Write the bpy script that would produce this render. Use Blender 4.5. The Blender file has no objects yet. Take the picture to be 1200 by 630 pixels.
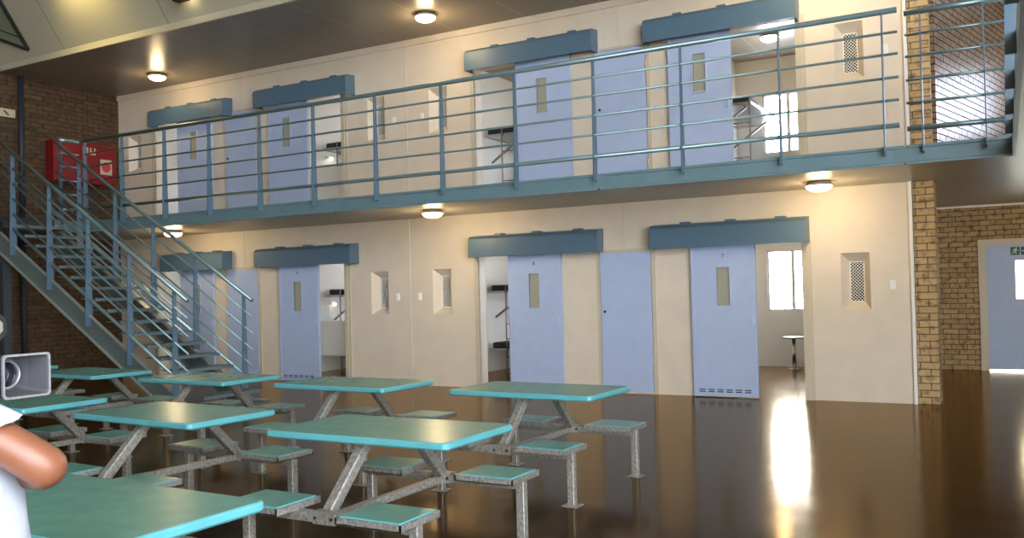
import bpy, bmesh, math, random
from mathutils import Vector, Matrix
random.seed(7)
S = bpy.context.scene
C = S.collection
PI = math.pi
R = math.radians

# ------------------------------------------------------------------ mesh builder
class MB:
    def __init__(s): s.v = []; s.f = []; s.m = []; s.sm = []
    def add(s, vs, fs, mi=0, smooth=False):
        o = len(s.v); s.v += [tuple(v) for v in vs]
        for f in fs: s.f.append([i + o for i in f]); s.m.append(mi); s.sm.append(smooth)
        return s
    def box(s, x0, x1, y0, y1, z0, z1, mi=0):
        vs = [(x, y, z) for z in (z0, z1) for y in (y0, y1) for x in (x0, x1)]
        return s.add(vs, [(0, 2, 3, 1), (4, 5, 7, 6), (0, 1, 5, 4), (2, 6, 7, 3), (0, 4, 6, 2), (1, 3, 7, 5)], mi)
    def bar(s, a, b, w, h, mi=0, side=(0, 0, 1)):
        a = Vector(a); b = Vector(b); d = (b - a).normalized(); u = Vector(side)
        if abs(d.dot(u)) > .98: u = Vector((0, 1, 0))
        r = d.cross(u).normalized(); u = r.cross(d).normalized()
        vs = [p + r * i * w / 2 + u * j * h / 2 for p in (a, b) for i, j in ((-1, -1), (1, -1), (1, 1), (-1, 1))]
        return s.add(vs, [(0, 3, 2, 1), (4, 5, 6, 7), (0, 1, 5, 4), (1, 2, 6, 5), (2, 3, 7, 6), (3, 0, 4, 7)], mi)
    def tube(s, pts, r, n=10, mi=0, radii=None):
        pts = [Vector(p) for p in pts]; rings = []
        for i, p in enumerate(pts):
            d = ((pts[min(i + 1, len(pts) - 1)] - pts[max(i - 1, 0)])).normalized()
            u = Vector((0, 0, 1)) if abs(d.z) < .95 else Vector((1, 0, 0))
            a = d.cross(u).normalized(); b = a.cross(d).normalized(); rr = radii[i] if radii else r
            rings.append([p + (a * math.cos(t) + b * math.sin(t)) * rr for t in [2 * PI * k / n for k in range(n)]])
        o = len(s.v); s.v += [tuple(v) for rg in rings for v in rg]
        for i in range(len(pts) - 1):
            for k in range(n):
                k2 = (k + 1) % n
                s.f.append([o + i * n + k, o + i * n + k2, o + (i + 1) * n + k2, o + (i + 1) * n + k]); s.m.append(mi); s.sm.append(True)
        s.f.append([o + k for k in range(n)][::-1]); s.m.append(mi); s.sm.append(False)
        s.f.append([o + (len(pts) - 1) * n + k for k in range(n)]); s.m.append(mi); s.sm.append(False)
        return s
    def loft(s, rings, mi=0, smooth=True, caps=True):
        n = len(rings[0]); o = len(s.v); s.v += [tuple(v) for rg in rings for v in rg]
        for i in range(len(rings) - 1):
            for k in range(n):
                k2 = (k + 1) % n
                s.f.append([o + i * n + k, o + i * n + k2, o + (i + 1) * n + k2, o + (i + 1) * n + k]); s.m.append(mi); s.sm.append(smooth)
        if caps:
            s.f.append([o + k for k in range(n)][::-1]); s.m.append(mi); s.sm.append(False)
            s.f.append([o + (len(rings) - 1) * n + k for k in range(n)]); s.m.append(mi); s.sm.append(False)
        return s
    def lathe(s, prof, c=(0, 0, 0), n=24, mi=0, axis='z'):
        rings = []
        for r, z in prof:
            rings.append([(c[0] + r * math.cos(2 * PI * k / n), c[1] + r * math.sin(2 * PI * k / n), c[2] + z) for k in range(n)])
        return s.loft(rings, mi)
    def prism(s, poly, axis, a0, a1, mi=0):
        # poly in the two other axes (x: (y,z), y: (x,z), z: (x,y))
        def P(q, a): return (a, q[0], q[1]) if axis == 'x' else ((q[0], a, q[1]) if axis == 'y' else (q[0], q[1], a))
        n = len(poly); o = len(s.v); s.v += [P(q, a0) for q in poly] + [P(q, a1) for q in poly]
        s.f.append([o + i for i in range(n)]); s.f.append([o + n + i for i in range(n)][::-1]); s.m += [mi, mi]; s.sm += [False, False]
        for i in range(n):
            j = (i + 1) % n; s.f.append([o + i, o + n + i, o + n + j, o + j]); s.m.append(mi); s.sm.append(False)
        return s
    def move(s, off):
        s.v = [(a + off[0], b + off[1], c + off[2]) for a, b, c in s.v]; return s
    def build(s, name, mats, parent=None, loc=None, bevel=0, rotz=0):
        if not isinstance(mats, (list, tuple)): mats = [mats]
        me = bpy.data.meshes.new(name); me.from_pydata(s.v, [], s.f)
        for m in mats: me.materials.append(m)
        for p, mi, sm in zip(me.polygons, s.m, s.sm): p.material_index = mi; p.use_smooth = sm
        bm = bmesh.new(); bm.from_mesh(me); bmesh.ops.recalc_face_normals(bm, faces=bm.faces)
        if bevel:
            ed = [e for e in bm.edges if len(e.link_faces) == 2 and e.calc_face_angle(0) > .6]
            bmesh.ops.bevel(bm, geom=ed, offset=bevel, segments=1, affect='EDGES')
        bm.to_mesh(me); bm.free()
        o = bpy.data.objects.new(name, me); C.objects.link(o)
        if parent: o.parent = parent
        if loc: o.location = loc
        o.rotation_euler.z = rotz
        return o

def thing(name, label, cat, loc=(0, 0, 0), rotz=0, group=None):
    o = bpy.data.objects.new(name, None); C.objects.link(o); o.empty_display_size = .1
    o.location = loc; o.rotation_euler = (0, 0, rotz); tag(o, label, cat, group); return o
def tag(o, label, cat=None, group=None):
    o['label'] = label
    if cat: o['category'] = cat
    if group: o['group'] = group
    return o
def struct(o, label=None):
    o['kind'] = 'structure'
    if label: o['label'] = label
    return o
def dup(root, loc, rotz, label, group=None):
    r = root.copy(); C.objects.link(r); r.location = loc; r.rotation_euler = (0, 0, rotz); r['label'] = label
    if group: r['group'] = group
    for ch in list(root.children):
        c = ch.copy(); C.objects.link(c); c.parent = r
        for g in ch.children:
            d = g.copy(); C.objects.link(d); d.parent = c
    return r

# ------------------------------------------------------------------ materials
def mat(name, col, rough=.5, metal=0, noise=0, nscale=8, spec=.5, bump=0, bscale=60, col2=None, coat=0):
    m = bpy.data.materials.new(name); m.use_nodes = True; nt = m.node_tree; b = nt.nodes['Principled BSDF']
    b.inputs['Base Color'].default_value = (*col, 1); b.inputs['Roughness'].default_value = rough
    b.inputs['Metallic'].default_value = metal; b.inputs['Specular IOR Level'].default_value = spec
    b.inputs['Coat Weight'].default_value = coat
    tc = nt.nodes.new('ShaderNodeTexCoord')
    if noise or col2:
        n = nt.nodes.new('ShaderNodeTexNoise'); n.inputs['Scale'].default_value = nscale; n.inputs['Detail'].default_value = 6
        nt.links.new(tc.outputs['Object'], n.inputs['Vector'])
        r = nt.nodes.new('ShaderNodeValToRGB'); nt.links.new(n.outputs['Fac'], r.inputs['Fac'])
        r.color_ramp.elements[0].position = .32; r.color_ramp.elements[1].position = .7
        c2 = col2 if col2 else tuple(min(1, c * (1 + noise)) for c in col)
        c1 = col if col2 else tuple(c * (1 - noise) for c in col)
        r.color_ramp.elements[0].color = (*c1, 1); r.color_ramp.elements[1].color = (*c2, 1)
        nt.links.new(r.outputs['Color'], b.inputs['Base Color'])
    if bump:
        n2 = nt.nodes.new('ShaderNodeTexNoise'); n2.inputs['Scale'].default_value = bscale
        nt.links.new(tc.outputs['Object'], n2.inputs['Vector'])
        bp = nt.nodes.new('ShaderNodeBump'); bp.inputs['Strength'].default_value = bump; bp.inputs['Distance'].default_value = .01
        nt.links.new(n2.outputs['Fac'], bp.inputs['Height']); nt.links.new(bp.outputs['Normal'], b.inputs['Normal'])
    return m
def emit(name, col, st):
    m = bpy.data.materials.new(name); m.use_nodes = True; nt = m.node_tree; b = nt.nodes['Principled BSDF']
    b.inputs['Base Color'].default_value = (*col, 1); b.inputs['Emission Color'].default_value = (*col, 1); b.inputs['Emission Strength'].default_value = st
    return m
def brick(name, axes, c1, c2, mortar, rough=.7, tint=None):
    m = bpy.data.materials.new(name); m.use_nodes = True; nt = m.node_tree; b = nt.nodes['Principled BSDF']; L = nt.links.new
    tc = nt.nodes.new('ShaderNodeTexCoord'); sp = nt.nodes.new('ShaderNodeSeparateXYZ'); cb = nt.nodes.new('ShaderNodeCombineXYZ')
    L(tc.outputs['Object'], sp.inputs[0]); ad = nt.nodes.new('ShaderNodeMath'); ad.operation = 'ADD'; L(sp.outputs['X'], ad.inputs[0]); L(sp.outputs['Y'], ad.inputs[1]); L(ad.outputs[0], cb.inputs[0]); L(sp.outputs['Z'], cb.inputs[1])
    br = nt.nodes.new('ShaderNodeTexBrick'); L(cb.outputs[0], br.inputs['Vector'])
    br.inputs['Scale'].default_value = 1; br.inputs['Brick Width'].default_value = .235; br.inputs['Row Height'].default_value = .086
    br.inputs['Mortar Size'].default_value = .007; br.inputs['Mortar Smooth'].default_value = .2; br.inputs['Bias'].default_value = 0
    br.inputs['Color1'].default_value = (*c1, 1); br.inputs['Color2'].default_value = (*c2, 1); br.inputs['Mortar'].default_value = (*mortar, 1)
    n = nt.nodes.new('ShaderNodeTexNoise'); n.inputs['Scale'].default_value = 11; n.inputs['Detail'].default_value = 5; L(cb.outputs[0], n.inputs['Vector'])
    r = nt.nodes.new('ShaderNodeValToRGB'); r.color_ramp.elements[0].position = .50; r.color_ramp.elements[1].position = .68
    r.color_ramp.elements[0].color = (1, 1, 1, 1); r.color_ramp.elements[1].color = (.3, .25, .22, 1); L(n.outputs['Fac'], r.inputs['Fac'])
    mx = nt.nodes.new('ShaderNodeMix'); mx.data_type = 'RGBA'; mx.blend_type = 'MULTIPLY'; mx.inputs['Factor'].default_value = .8
    L(br.outputs['Color'], mx.inputs[6]); L(r.outputs['Color'], mx.inputs[7]); L(mx.outputs[2], b.inputs['Base Color'])
    b.inputs['Roughness'].default_value = rough
    if tint:
        sm = nt.nodes.new('ShaderNodeMapRange'); sm.inputs['To Min'].default_value = .2; sm.inputs['To Max'].default_value = 0; L(br.outputs['Fac'], sm.inputs['Value']); L(sm.outputs[0], b.inputs['Specular IOR Level'])
    bp = nt.nodes.new('ShaderNodeBump'); bp.inputs['Strength'].default_value = .2 if tint else .6; bp.inputs['Distance'].default_value = .008; bp.invert = True
    L(br.outputs['Fac'], bp.inputs['Height']); L(bp.outputs['Normal'], b.inputs['Normal'])
    return m
def panelled(name, col, line, spacing, off, rough, bump=.0):
    m = bpy.data.materials.new(name); m.use_nodes = True; nt = m.node_tree; b = nt.nodes['Principled BSDF']; L = nt.links.new
    tc = nt.nodes.new('ShaderNodeTexCoord'); sp = nt.nodes.new('ShaderNodeSeparateXYZ'); L(tc.outputs['Object'], sp.inputs[0])
    a = nt.nodes.new('ShaderNodeMath'); a.operation = 'SUBTRACT'; a.inputs[1].default_value = off; L(sp.outputs['X'], a.inputs[0])
    d = nt.nodes.new('ShaderNodeMath'); d.operation = 'PINGPONG'; d.inputs[1].default_value = spacing / 2; L(a.outputs[0], d.inputs[0])
    c = nt.nodes.new('ShaderNodeMath'); c.operation = 'LESS_THAN'; c.inputs[1].default_value = .011; L(d.outputs[0], c.inputs[0])
    mx = nt.nodes.new('ShaderNodeMix'); mx.data_type = 'RGBA'; mx.inputs[6].default_value = (*col, 1); mx.inputs[7].default_value = (*line, 1)
    L(c.outputs[0], mx.inputs[0]); L(mx.outputs[2], b.inputs['Base Color']); b.inputs['Roughness'].default_value = rough
    return m

M = {}
M['cream'] = mat('cream_painted_wall', (.68, .59, .475), .55, noise=.04, nscale=3)
M['joint'] = mat('joint_cover', (.62, .58, .5), .5)
M['cellwhite'] = mat('cell_white_paint', (.80, .77, .72), .5)
M['floor'] = None
M['brickx'] = brick('brick_facing_hall', 'X', (.52, .36, .16), (.42, .27, .11), (.12, .075, .04), .6)
M['brickd'] = brick('brick_rear_hall', 'X', (.44, .28, .11), (.33, .195, .07), (.07, .045, .025), .6)
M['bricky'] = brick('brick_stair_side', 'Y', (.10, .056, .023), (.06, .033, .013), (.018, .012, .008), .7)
M['brickg'] = brick('brick_gallery', 'X', (.30, .20, .11), (.22, .14, .075), (.02, .015, .011), .33, True)
M['door'] = mat('lavender_blue_door', (.405, .49, .69), .42, noise=.03, nscale=6)
M['steel'] = mat('steel_blue_paint', (.125, .205, .235), .38, noise=.06, nscale=4)
M['header'] = mat('header_blue_paint', (.085, .15, .215), .4, noise=.05, nscale=4)
M['stairsteel'] = mat('stair_grey_paint', (.115, .15, .145), .4, noise=.06, nscale=4)
M['darksteel'] = mat('dark_column_paint', (.035, .045, .052), .5)
M['lampface'] = mat('dull_lamp_face', (.16, .155, .12), .4)
M['flange'] = mat('stair_flange_paint', (.26, .29, .26), .35)
M['rail'] = mat('rail_blue_paint', (.20, .30, .32), .28, .45)
M['tread'] = mat('tread_plate', (.11, .165, .19), .45)
M['riserdark'] = mat('dark_tread_rubber', (.02, .025, .032), .6)
M['galv'] = mat('galvanised_steel', (.22, .21, .19), .42, .55, nscale=55, col2=(.46, .45, .42), bump=.12, bscale=90)
M['green'] = mat('green_top', (.115, .29, .235), .27, noise=.10, nscale=9)  # table material itself; the rim below is its flash-lit copy
M['rim'] = mat('flash_bright_rim', (.095, .35, .39), .3, noise=.05, nscale=12)  # same material as the top, with flash brightness put into the colour
M['frame'] = mat('cream_steel_frame', (.55, .48, .36), .45)
M['white'] = mat('white_plastic', (.8, .78, .74), .4)
M['dark'] = mat('dark_rubber', (.015, .015, .017), .5)
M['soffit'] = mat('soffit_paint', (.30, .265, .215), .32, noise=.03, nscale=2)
M['ceil'] = panelled('ceiling_panels', (.215, .18, .14), (.33, .30, .24), 1.27, -13.95, .32)
M['vault'] = panelled('vault_panels', (.46, .42, .30), (.26, .24, .18), 2.6, -13.9, .6)
M['strip'] = mat('cream_cover_strip', (.50, .45, .32), .45)
M['red'] = mat('red_cabinet_paint', (.22, .006, .011), .4)
M['signred'] = mat('sign_red', (.5, .05, .06), .5)
M['signgreen'] = mat('exit_green', (.01, .10, .06), .5)
M['black'] = mat('black_marking', (.01, .01, .012), .5)
M['chrome'] = mat('stainless_steel', (.6, .6, .6), .25, 1)
M['mattress'] = mat('dark_mattress', (.03, .03, .04), .7)
M['blanket'] = mat('pale_blue_cloth', (.5, .62, .78), .8)
M['towel'] = mat('striped_towel', (.75, .75, .75), .9, nscale=30, col2=(.25, .4, .36))
M['skin'] = mat('brown_skin', (.18, .066, .034), .42, noise=.07, nscale=14, bump=.05, bscale=220)
M['shirt'] = mat('white_cotton_shirt', (.40, .43, .50), .85, bump=.25, bscale=18)
M['print'] = mat('blue_shirt_print', (.25, .38, .55), .85, nscale=14, col2=(.6, .68, .78))
M['trouser'] = mat('navy_trousers', (.02, .028, .05), .85)
M['hair'] = mat('black_hair', (.012, .01, .009), .8, bump=.6, bscale=150)
M['eye'] = mat('eye_white', (.8, .78, .75), .2)
M['camgrey'] = mat('camcorder_grey', (.014, .014, .018), .25, 0)
M['camlight'] = mat('camcorder_silver', (.28, .28, .31), .25, .5)
M['caminner'] = mat('hood_inside_grey', (.07, .07, .08), .5)
M['lens'] = mat('lens_glass', (.01, .012, .02), .05, coat=1)
M['lamp'] = emit('lamp_glass', (1, .83, .5), 7)
M['tube'] = emit('fluorescent_tube', (1, .93, .8), 6)

def glassmat(name, tint, keep):
    m = bpy.data.materials.new(name); m.use_nodes = True; nt = m.node_tree; L = nt.links.new
    out = nt.nodes['Material Output']; nt.nodes.remove(nt.nodes['Principled BSDF'])
    t = nt.nodes.new('ShaderNodeBsdfTransparent'); t.inputs[0].default_value = (*tint, 1)
    g = nt.nodes.new('ShaderNodeBsdfGlossy'); g.inputs['Roughness'].default_value = .05
    mx = nt.nodes.new('ShaderNodeMixShader'); mx.inputs[0].default_value = keep; L(t.outputs[0], mx.inputs[1]); L(g.outputs[0], mx.inputs[2]); L(mx.outputs[0], out.inputs[0])
    return m
M['glass'] = glassmat('window_glass', (.95, .97, 1), .06)
M['greyglass'] = glassmat('grey_window_glass', (.35, .34, .30), .04)
M['tintglass'] = glassmat('tinted_gallery_glass', (.55, .56, .6), .04)
M['darkglass'] = glassmat('dark_grille_glass', (.16, .155, .14), .03)
M['doorglass'] = mat('wired_door_glass', (.36, .35, .27), .15)

def floormat():
    m = bpy.data.materials.new('polished_brown_floor'); m.use_nodes = True; nt = m.node_tree; b = nt.nodes['Principled BSDF']; L = nt.links.new
    tc = nt.nodes.new('ShaderNodeTexCoord')
    n = nt.nodes.new('ShaderNodeTexNoise'); n.inputs['Scale'].default_value = 1.3; n.inputs['Detail'].default_value = 8; n.inputs['Roughness'].default_value = .65
    L(tc.outputs['Object'], n.inputs['Vector'])
    r = nt.nodes.new('ShaderNodeValToRGB'); L(n.outputs['Fac'], r.inputs['Fac'])
    r.color_ramp.elements[0].position = .3; r.color_ramp.elements[1].position = .75
    r.color_ramp.elements[0].color = (.012, .006, .0035, 1); r.color_ramp.elements[1].color = (.028, .015, .008, 1)
    L(r.outputs['Color'], b.inputs['Base Color'])
    n2 = nt.nodes.new('ShaderNodeTexNoise'); n2.inputs['Scale'].default_value = 3; n2.inputs['Detail'].default_value = 6; L(tc.outputs['Object'], n2.inputs['Vector'])
    mr = nt.nodes.new('ShaderNodeMapRange'); mr.inputs['To Min'].default_value = .08; mr.inputs['To Max'].default_value = .22; L(n2.outputs['Fac'], mr.inputs['Value'])
    L(mr.outputs[0], b.inputs['Roughness'])
    n3 = nt.nodes.new('ShaderNodeTexNoise'); n3.inputs['Scale'].default_value = 2.2; L(tc.outputs['Object'], n3.inputs['Vector'])
    bp = nt.nodes.new('ShaderNodeBump'); bp.inputs['Strength'].default_value = .06; bp.inputs['Distance'].default_value = .02; L(n3.outputs['Fac'], bp.inputs['Height']); L(bp.outputs['Normal'], b.inputs['Normal'])
    b.inputs['Specular IOR Level'].default_value = 0
    g = nt.nodes.new('ShaderNodeBsdfGlossy'); g.inputs['Color'].default_value = (.95, .76, .55, 1); L(mr.outputs[0], g.inputs['Roughness']); L(bp.outputs['Normal'], g.inputs['Normal'])
    fz = nt.nodes.new('ShaderNodeFresnel'); fz.inputs['IOR'].default_value = 1.30; L(bp.outputs['Normal'], fz.inputs['Normal'])
    mx = nt.nodes.new('ShaderNodeMixShader'); L(fz.outputs[0], mx.inputs[0]); L(b.outputs[0], mx.inputs[1]); L(g.outputs[0], mx.inputs[2]); L(mx.outputs[0], nt.nodes['Material Output'].inputs[0])
    return m
M['floor'] = floormat()

# ------------------------------------------------------------------ dimensions
D = 12.0            # face of the cell wall
XL = -15.88         # left brick wall
YB = 16.7           # cells' rear wall
ZS, ZF, ZC = 2.75, 2.95, 5.71   # soffit, gallery floor, gallery ceiling
YE = 10.2           # walkway edge
WT = .2

def wall_holes(name, m, x0, x1, z0, z1, y0, y1, holes, label):
    """wall in the XZ plane between y0 and y1 with rectangular holes (x0,x1,z0,z1)"""
    xs = sorted({x0, x1, *[h[0] for h in holes], *[h[1] for h in holes]}); xs = [x for x in xs if x0 <= x <= x1]
    zs = sorted({z0, z1, *[h[2] for h in holes], *[h[3] for h in holes]}); zs = [z for z in zs if z0 <= z <= z1]
    solid = lambda i, k: 0 <= i < len(xs) - 1 and 0 <= k < len(zs) - 1 and not any(h[0] <= (xs[i] + xs[i + 1]) / 2 <= h[1] and h[2] <= (zs[k] + zs[k + 1]) / 2 <= h[3] for h in holes)
    b = MB()
    for i in range(len(xs) - 1):
        for k in range(len(zs) - 1):
            if not solid(i, k): continue
            a, c, e, g = xs[i], xs[i + 1], zs[k], zs[k + 1]
            b.add([(a, y0, e), (c, y0, e), (c, y0, g), (a, y0, g)], [(0, 1, 2, 3)]); b.add([(a, y1, e), (c, y1, e), (c, y1, g), (a, y1, g)], [(3, 2, 1, 0)])
            if not solid(i - 1, k): b.add([(a, y0, e), (a, y1, e), (a, y1, g), (a, y0, g)], [(0, 3, 2, 1)])
            if not solid(i + 1, k): b.add([(c, y0, e), (c, y1, e), (c, y1, g), (c, y0, g)], [(0, 1, 2, 3)])
            if not solid(i, k - 1): b.add([(a, y0, e), (c, y0, e), (c, y1, e), (a, y1, e)], [(0, 3, 2, 1)])
            if not solid(i, k + 1): b.add([(a, y0, g), (c, y0, g), (c, y1, g), (a, y1, g)], [(0, 1, 2, 3)])
    me = bpy.data.meshes.new(name); me.from_pydata(b.v, [], b.f); me.materials.append(m)
    bm = bmesh.new(); bm.from_mesh(me); bmesh.ops.remove_doubles(bm, verts=bm.verts, dist=1e-5); bmesh.ops.recalc_face_normals(bm, faces=bm.faces); bm.to_mesh(me); bm.free()
    o = bpy.data.objects.new(name, me); C.objects.link(o); return struct(o, label)

# ------------------------------------------------------------------ the setting
struct(MB().box(-16.2, 8, -6, 17.1, -.12, 0).build('floor', M['floor']), 'polished dark brown hall floor')
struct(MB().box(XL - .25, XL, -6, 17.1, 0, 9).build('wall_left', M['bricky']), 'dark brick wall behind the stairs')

OPEN = [(-3.28, -2.33), (-7.28, -6.33), (-10.95, -9.99), (-14.77, -13.82)]
NICHE = [(-1.85, -1.50), (-8.17, -7.81), (-9.43, -9.07), (-15.58, -15.2)]
hl = [(a, b, 0, 2.10) for a, b in OPEN] + [(a, b, 1.17, 1.90) for a, b in NICHE]
wall_holes('wall_back', M['cream'], XL, -1.0, 0, ZS, D, D + WT, hl, 'cream cell wall on the ground floor')
hu = [(a, b, ZF, ZF + 2.1) for a, b in OPEN] + [(a, b, ZF + 1.17, ZF + 1.9) for a, b in NICHE]
wall_holes('wall_back', M['cream'], XL, -1.0, ZF, ZC, D, D + WT, hu, 'cream cell wall on the gallery')

# rear wall of the cells and of the corridor beyond the pillar
CW = [(-3.88, -2.95), (-6.65, -5.72), (-11.5, -10.57), (-14.4, -13.47)]
wall_holes('wall_rear', M['cellwhite'], XL, -1.0, 0, ZS, YB, YB + .22, [(a, b, 1.02, 2.15) for a, b in CW], 'pale rear wall of the ground floor cells')
wall_holes('wall_rear', M['cellwhite'], XL, -1.0, ZF, ZC, YB, YB + .22, [(a, b, ZF + .98, ZF + 2.1) for a, b in CW], 'pale rear wall of the gallery cells')
wall_holes('wall_rear', M['brickd'], -1.0, 4.0, 0, ZS, YB, YB + .22, [(-.40, 1.25, 0, 2.17)], 'brick end wall around the grey exit door')
# cell partitions
for x, lab in ((XL + .06, 'pale side wall of the far left cell by the stairs'), (-8.62, 'pale partition wall between the middle cells'), (-5.2, 'pale wall of the duct between right cells'), (-4.4, 'pale side wall of the right cell'), (-12.02, 'pale partition wall of the left middle cell'), (-12.82, 'pale side wall of the far left cell')):
    for z0, z1, fl in ((0, ZS, 'ground floor'), (ZF, ZC, 'gallery')):
        struct(MB().box(x - .05, x + .05, D + WT, YB, z0, z1).build('wall_partition', M['cellwhite']), lab + ', ' + fl)
for z0, z1, fl in ((0, ZS, 'ground floor'), (ZF, ZC, 'gallery')):
    struct(MB().box(-1.12, -1.0, D + WT, YB, z0, z1).build('wall_partition', M['cellwhite']), 'outer side wall of the cell block, ' + fl)
# slab, soffit, gallery ceiling, roof
struct(MB().box(XL, 5, YE, 17.1, ZS, ZF - .01).build('ceiling', M['soffit']), 'soffit under the gallery walkway')
struct(MB().box(.12, 5, 2.5, YE, ZS, ZF - .01).build('ceiling', M['soffit']), 'soffit under the side walkway at right')
struct(MB().box(XL, -14.44, 8.45, YE, ZF - .2, ZF).build('floor', M['steel']), 'steel landing at the top of the stairs')
struct(MB().box(XL, 5, 9.5, 17.1, ZC, ZC + .2).build('ceiling', M['ceil']), 'dark panelled ceiling over the gallery')
yv, zv = 7.3, ZC + (9.5 - 7.3) * 1.5
struct(MB().prism([(9.5, ZC + .06), (yv, zv), (yv, zv + .15), (9.6, ZC + .2)], 'x', XL, 9).build('ceiling', M['vault']), 'sloping cream vault panels')
struct(MB().box(XL, 9, -6, yv, zv, zv + .15).build('ceiling', M['ceil']), 'high hall roof')
struct(MB().box(XL, 9, 9.46, 9.5, ZC - .005, ZC + .10).build('trim_1', M['strip']), 'cream edge strip where the vault starts')
struct(MB().box(XL, -1.0, D - .035, D, ZC - .10, ZC).build('trim_2', M['cream']), 'cornice along the top of the gallery wall')
struct(MB().box(4.0, 8.2, 8.0, 8.2, 0, zv).build('wall_right', M['cream']), 'unseen return wall at the right, added to block daylight')  # unseen wall, added to stop a daylight leak into the hall
struct(MB().box(5.0, 8.2, 8.2, 9.8, ZC, zv).build('wall_right', M['cream']), 'upper return wall of the hall at the right')
struct(MB().box(8.0, 8.2, 1.5, 8, 0, zv).build('wall_right', M['cream']), 'unseen side wall right of the camera, added to limit the daylight')  # unseen wall, its length set to limit daylight from the right
struct(MB().box(XL, 2.5, -6.2, -6, 0, zv).build('wall_front_blocker', M['brickd']), 'unseen wall behind the camera at the left, added to narrow the daylight')  # unseen wall, placed and kept dark to narrow the daylight opening
# pillar at the end of the cell wall
struct(MB().box(-.985, -.745, D, D + .42, 0, ZS).build('wall_pillar', M['brickx']), 'narrow tan brick pillar at the end of the cell wall')
struct(MB().box(-.985, -.745, D, D + .42, ZF, ZC).build('wall_pillar', M['brickx']), 'narrow tan brick pillar on the gallery')
for z0, z1, w in ((0, ZS, 'ground floor'), (ZF, ZC, 'gallery')):
    struct(MB().box(-1.03, -.99, D - .04, D, z0, z1).build('trim_3', M['white']), 'white corner strip beside the brick pillar, ' + w)
# gallery side wall running back from the pillar
struct(MB().box(0, 4.6, 0, .2, ZF, ZC).build('wall_gallery', M['brickg'], loc=(-.70, D + .20, 0), rotz=R(76.6)), 'glossy brick gallery wall beside the cells')
wall_holes('wall_gallery', M['brickd'], .30, 5, ZF, ZC, 16.4, 16.6, [(1.0, 4.5, ZF + 1.0, ZF + 2.05)], 'brick end wall of the gallery with a window')
struct(MB().box(1.0, 4.5, 16.49, 16.50, ZF + 1.0, ZF + 2.05).build('window_30', M['tintglass']), 'tinted window at the end of the gallery')
struct(MB().box(4.0, 4.2, 8, 17.1, 0, ZS).build('wall_right', M['brickd']), 'brick wall at the right of the ground floor')
wr = MB().box(4.6, 4.8, 8, 17.1, ZF, ZC)
struct(wr.build('wall_right', M['brickd']), 'brick wall at the right of the gallery')
# vertical joints in the cream wall
for x in (-12.38, -8.62, -4.81):
    lo = 0 if x == -8.62 else 2.1
    struct(MB().box(x - .012, x + .012, D - .008, D, lo, ZS).build('trim_4', M['joint']), 'vertical joint strip in the cream wall')
    struct(MB().box(x - .012, x + .012, D - .008, D, (ZF if x == -8.62 else ZF + 2.06), ZC - .1).build('trim_4', M['joint']), 'vertical joint strip in the gallery wall')
# dark service pipe on the brick wall
struct(MB().tube([(XL + .06, 9.89, 0), (XL + .06, 9.89, ZF - .25)], .05).tube([(XL + .06, 9.89, ZF), (XL + .06, 9.89, ZC)], .05).build('trim_5', M['riserdark']), 'dark downpipe on the brick wall')

# ------------------------------------------------------------------ text helper
def text_mesh(body, size):
    cu = bpy.data.curves.new('marking', 'FONT'); cu.body = body; cu.size = size; cu.align_x = 'CENTER'; cu.extrude = .001
    o = bpy.data.objects.new('marking', cu); C.objects.link(o)
    dg = bpy.context.evaluated_depsgraph_get(); dg.update()
    me = bpy.data.meshes.new_from_object(o.evaluated_get(dg)); bpy.data.objects.remove(o); return me

# ------------------------------------------------------------------ cell doors
door_no = [0]
def next_door():
    door_no[0] += 1; return 'door_%d' % door_no[0]
def cell_door(x0, x1, zb, number, where, vents=True):
    root = bpy.data.objects.new(next_door(), None); C.objects.link(root); root.location = ((x0 + x1) / 2, D - .06, zb)
    struct(root, 'pale blue sliding cell door number %s, %s' % (number, where)); w = (x1 - x0) / 2
    wx, wz0, wz1, wh = -w + .44, 1.25, 1.77, .085
    b = MB(); z0, z1 = .015, 2.075
    for a, c, e, g in ((-w, wx - wh, z0, z1), (wx + wh, w, z0, z1), (wx - wh, wx + wh, z0, wz0), (wx - wh, wx + wh, wz1, z1)): b.box(a, c, -.022, .022, e, g)
    b.box(-w - .008, -w + .03, -.028, .028, z0, z1).box(w - .03, w + .008, -.028, .028, z0, z1)
    b.build('door_leaf', M['door'], root)
    f = MB()
    for a, c, e, g in ((wx - wh - .022, wx - wh, wz0 - .022, wz1 + .022), (wx + wh, wx + wh + .022, wz0 - .022, wz1 + .022), (wx - wh, wx + wh, wz0 - .022, wz0), (wx - wh, wx + wh, wz1, wz1 + .022)): f.box(a, c, -.034, .03, e, g)
    fr = f.build('window_frame', M['door'], root); MB().box(wx - wh, wx + wh, -.004, .004, wz0, wz1).build('window_pane', M['doorglass'], fr)
    me = text_mesh(number, .075); me.materials.append(M['black']); t = bpy.data.objects.new('door_number', me); C.objects.link(t); t.parent = root
    t.location = (wx, -.0245, 1.90); t.rotation_euler = (PI / 2, 0, 0)
    if vents:
        v = MB()
        for k in range(6):
            for j in range(2): v.box(-w + .07 + k * .125, -w + .155 + k * .125, -.026, -.02, .07 + j * .028, .084 + j * .028)
        v.build('vent_slots', M['black'], root)
    h = MB().box(w - .055, w - .03, -.05, -.022, .98, 1.10); h.build('door_handle', M['door'], root)
    return root
LOW = [(-3.80, -2.93, '7', 'ground floor, right'), (-6.70, -5.81, '8', 'ground floor, middle'), (-11.45, -10.55, '9', 'ground floor, left of the wall windows'), (-14.01, -13.14, '10', 'ground floor, behind the stairs')]
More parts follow.
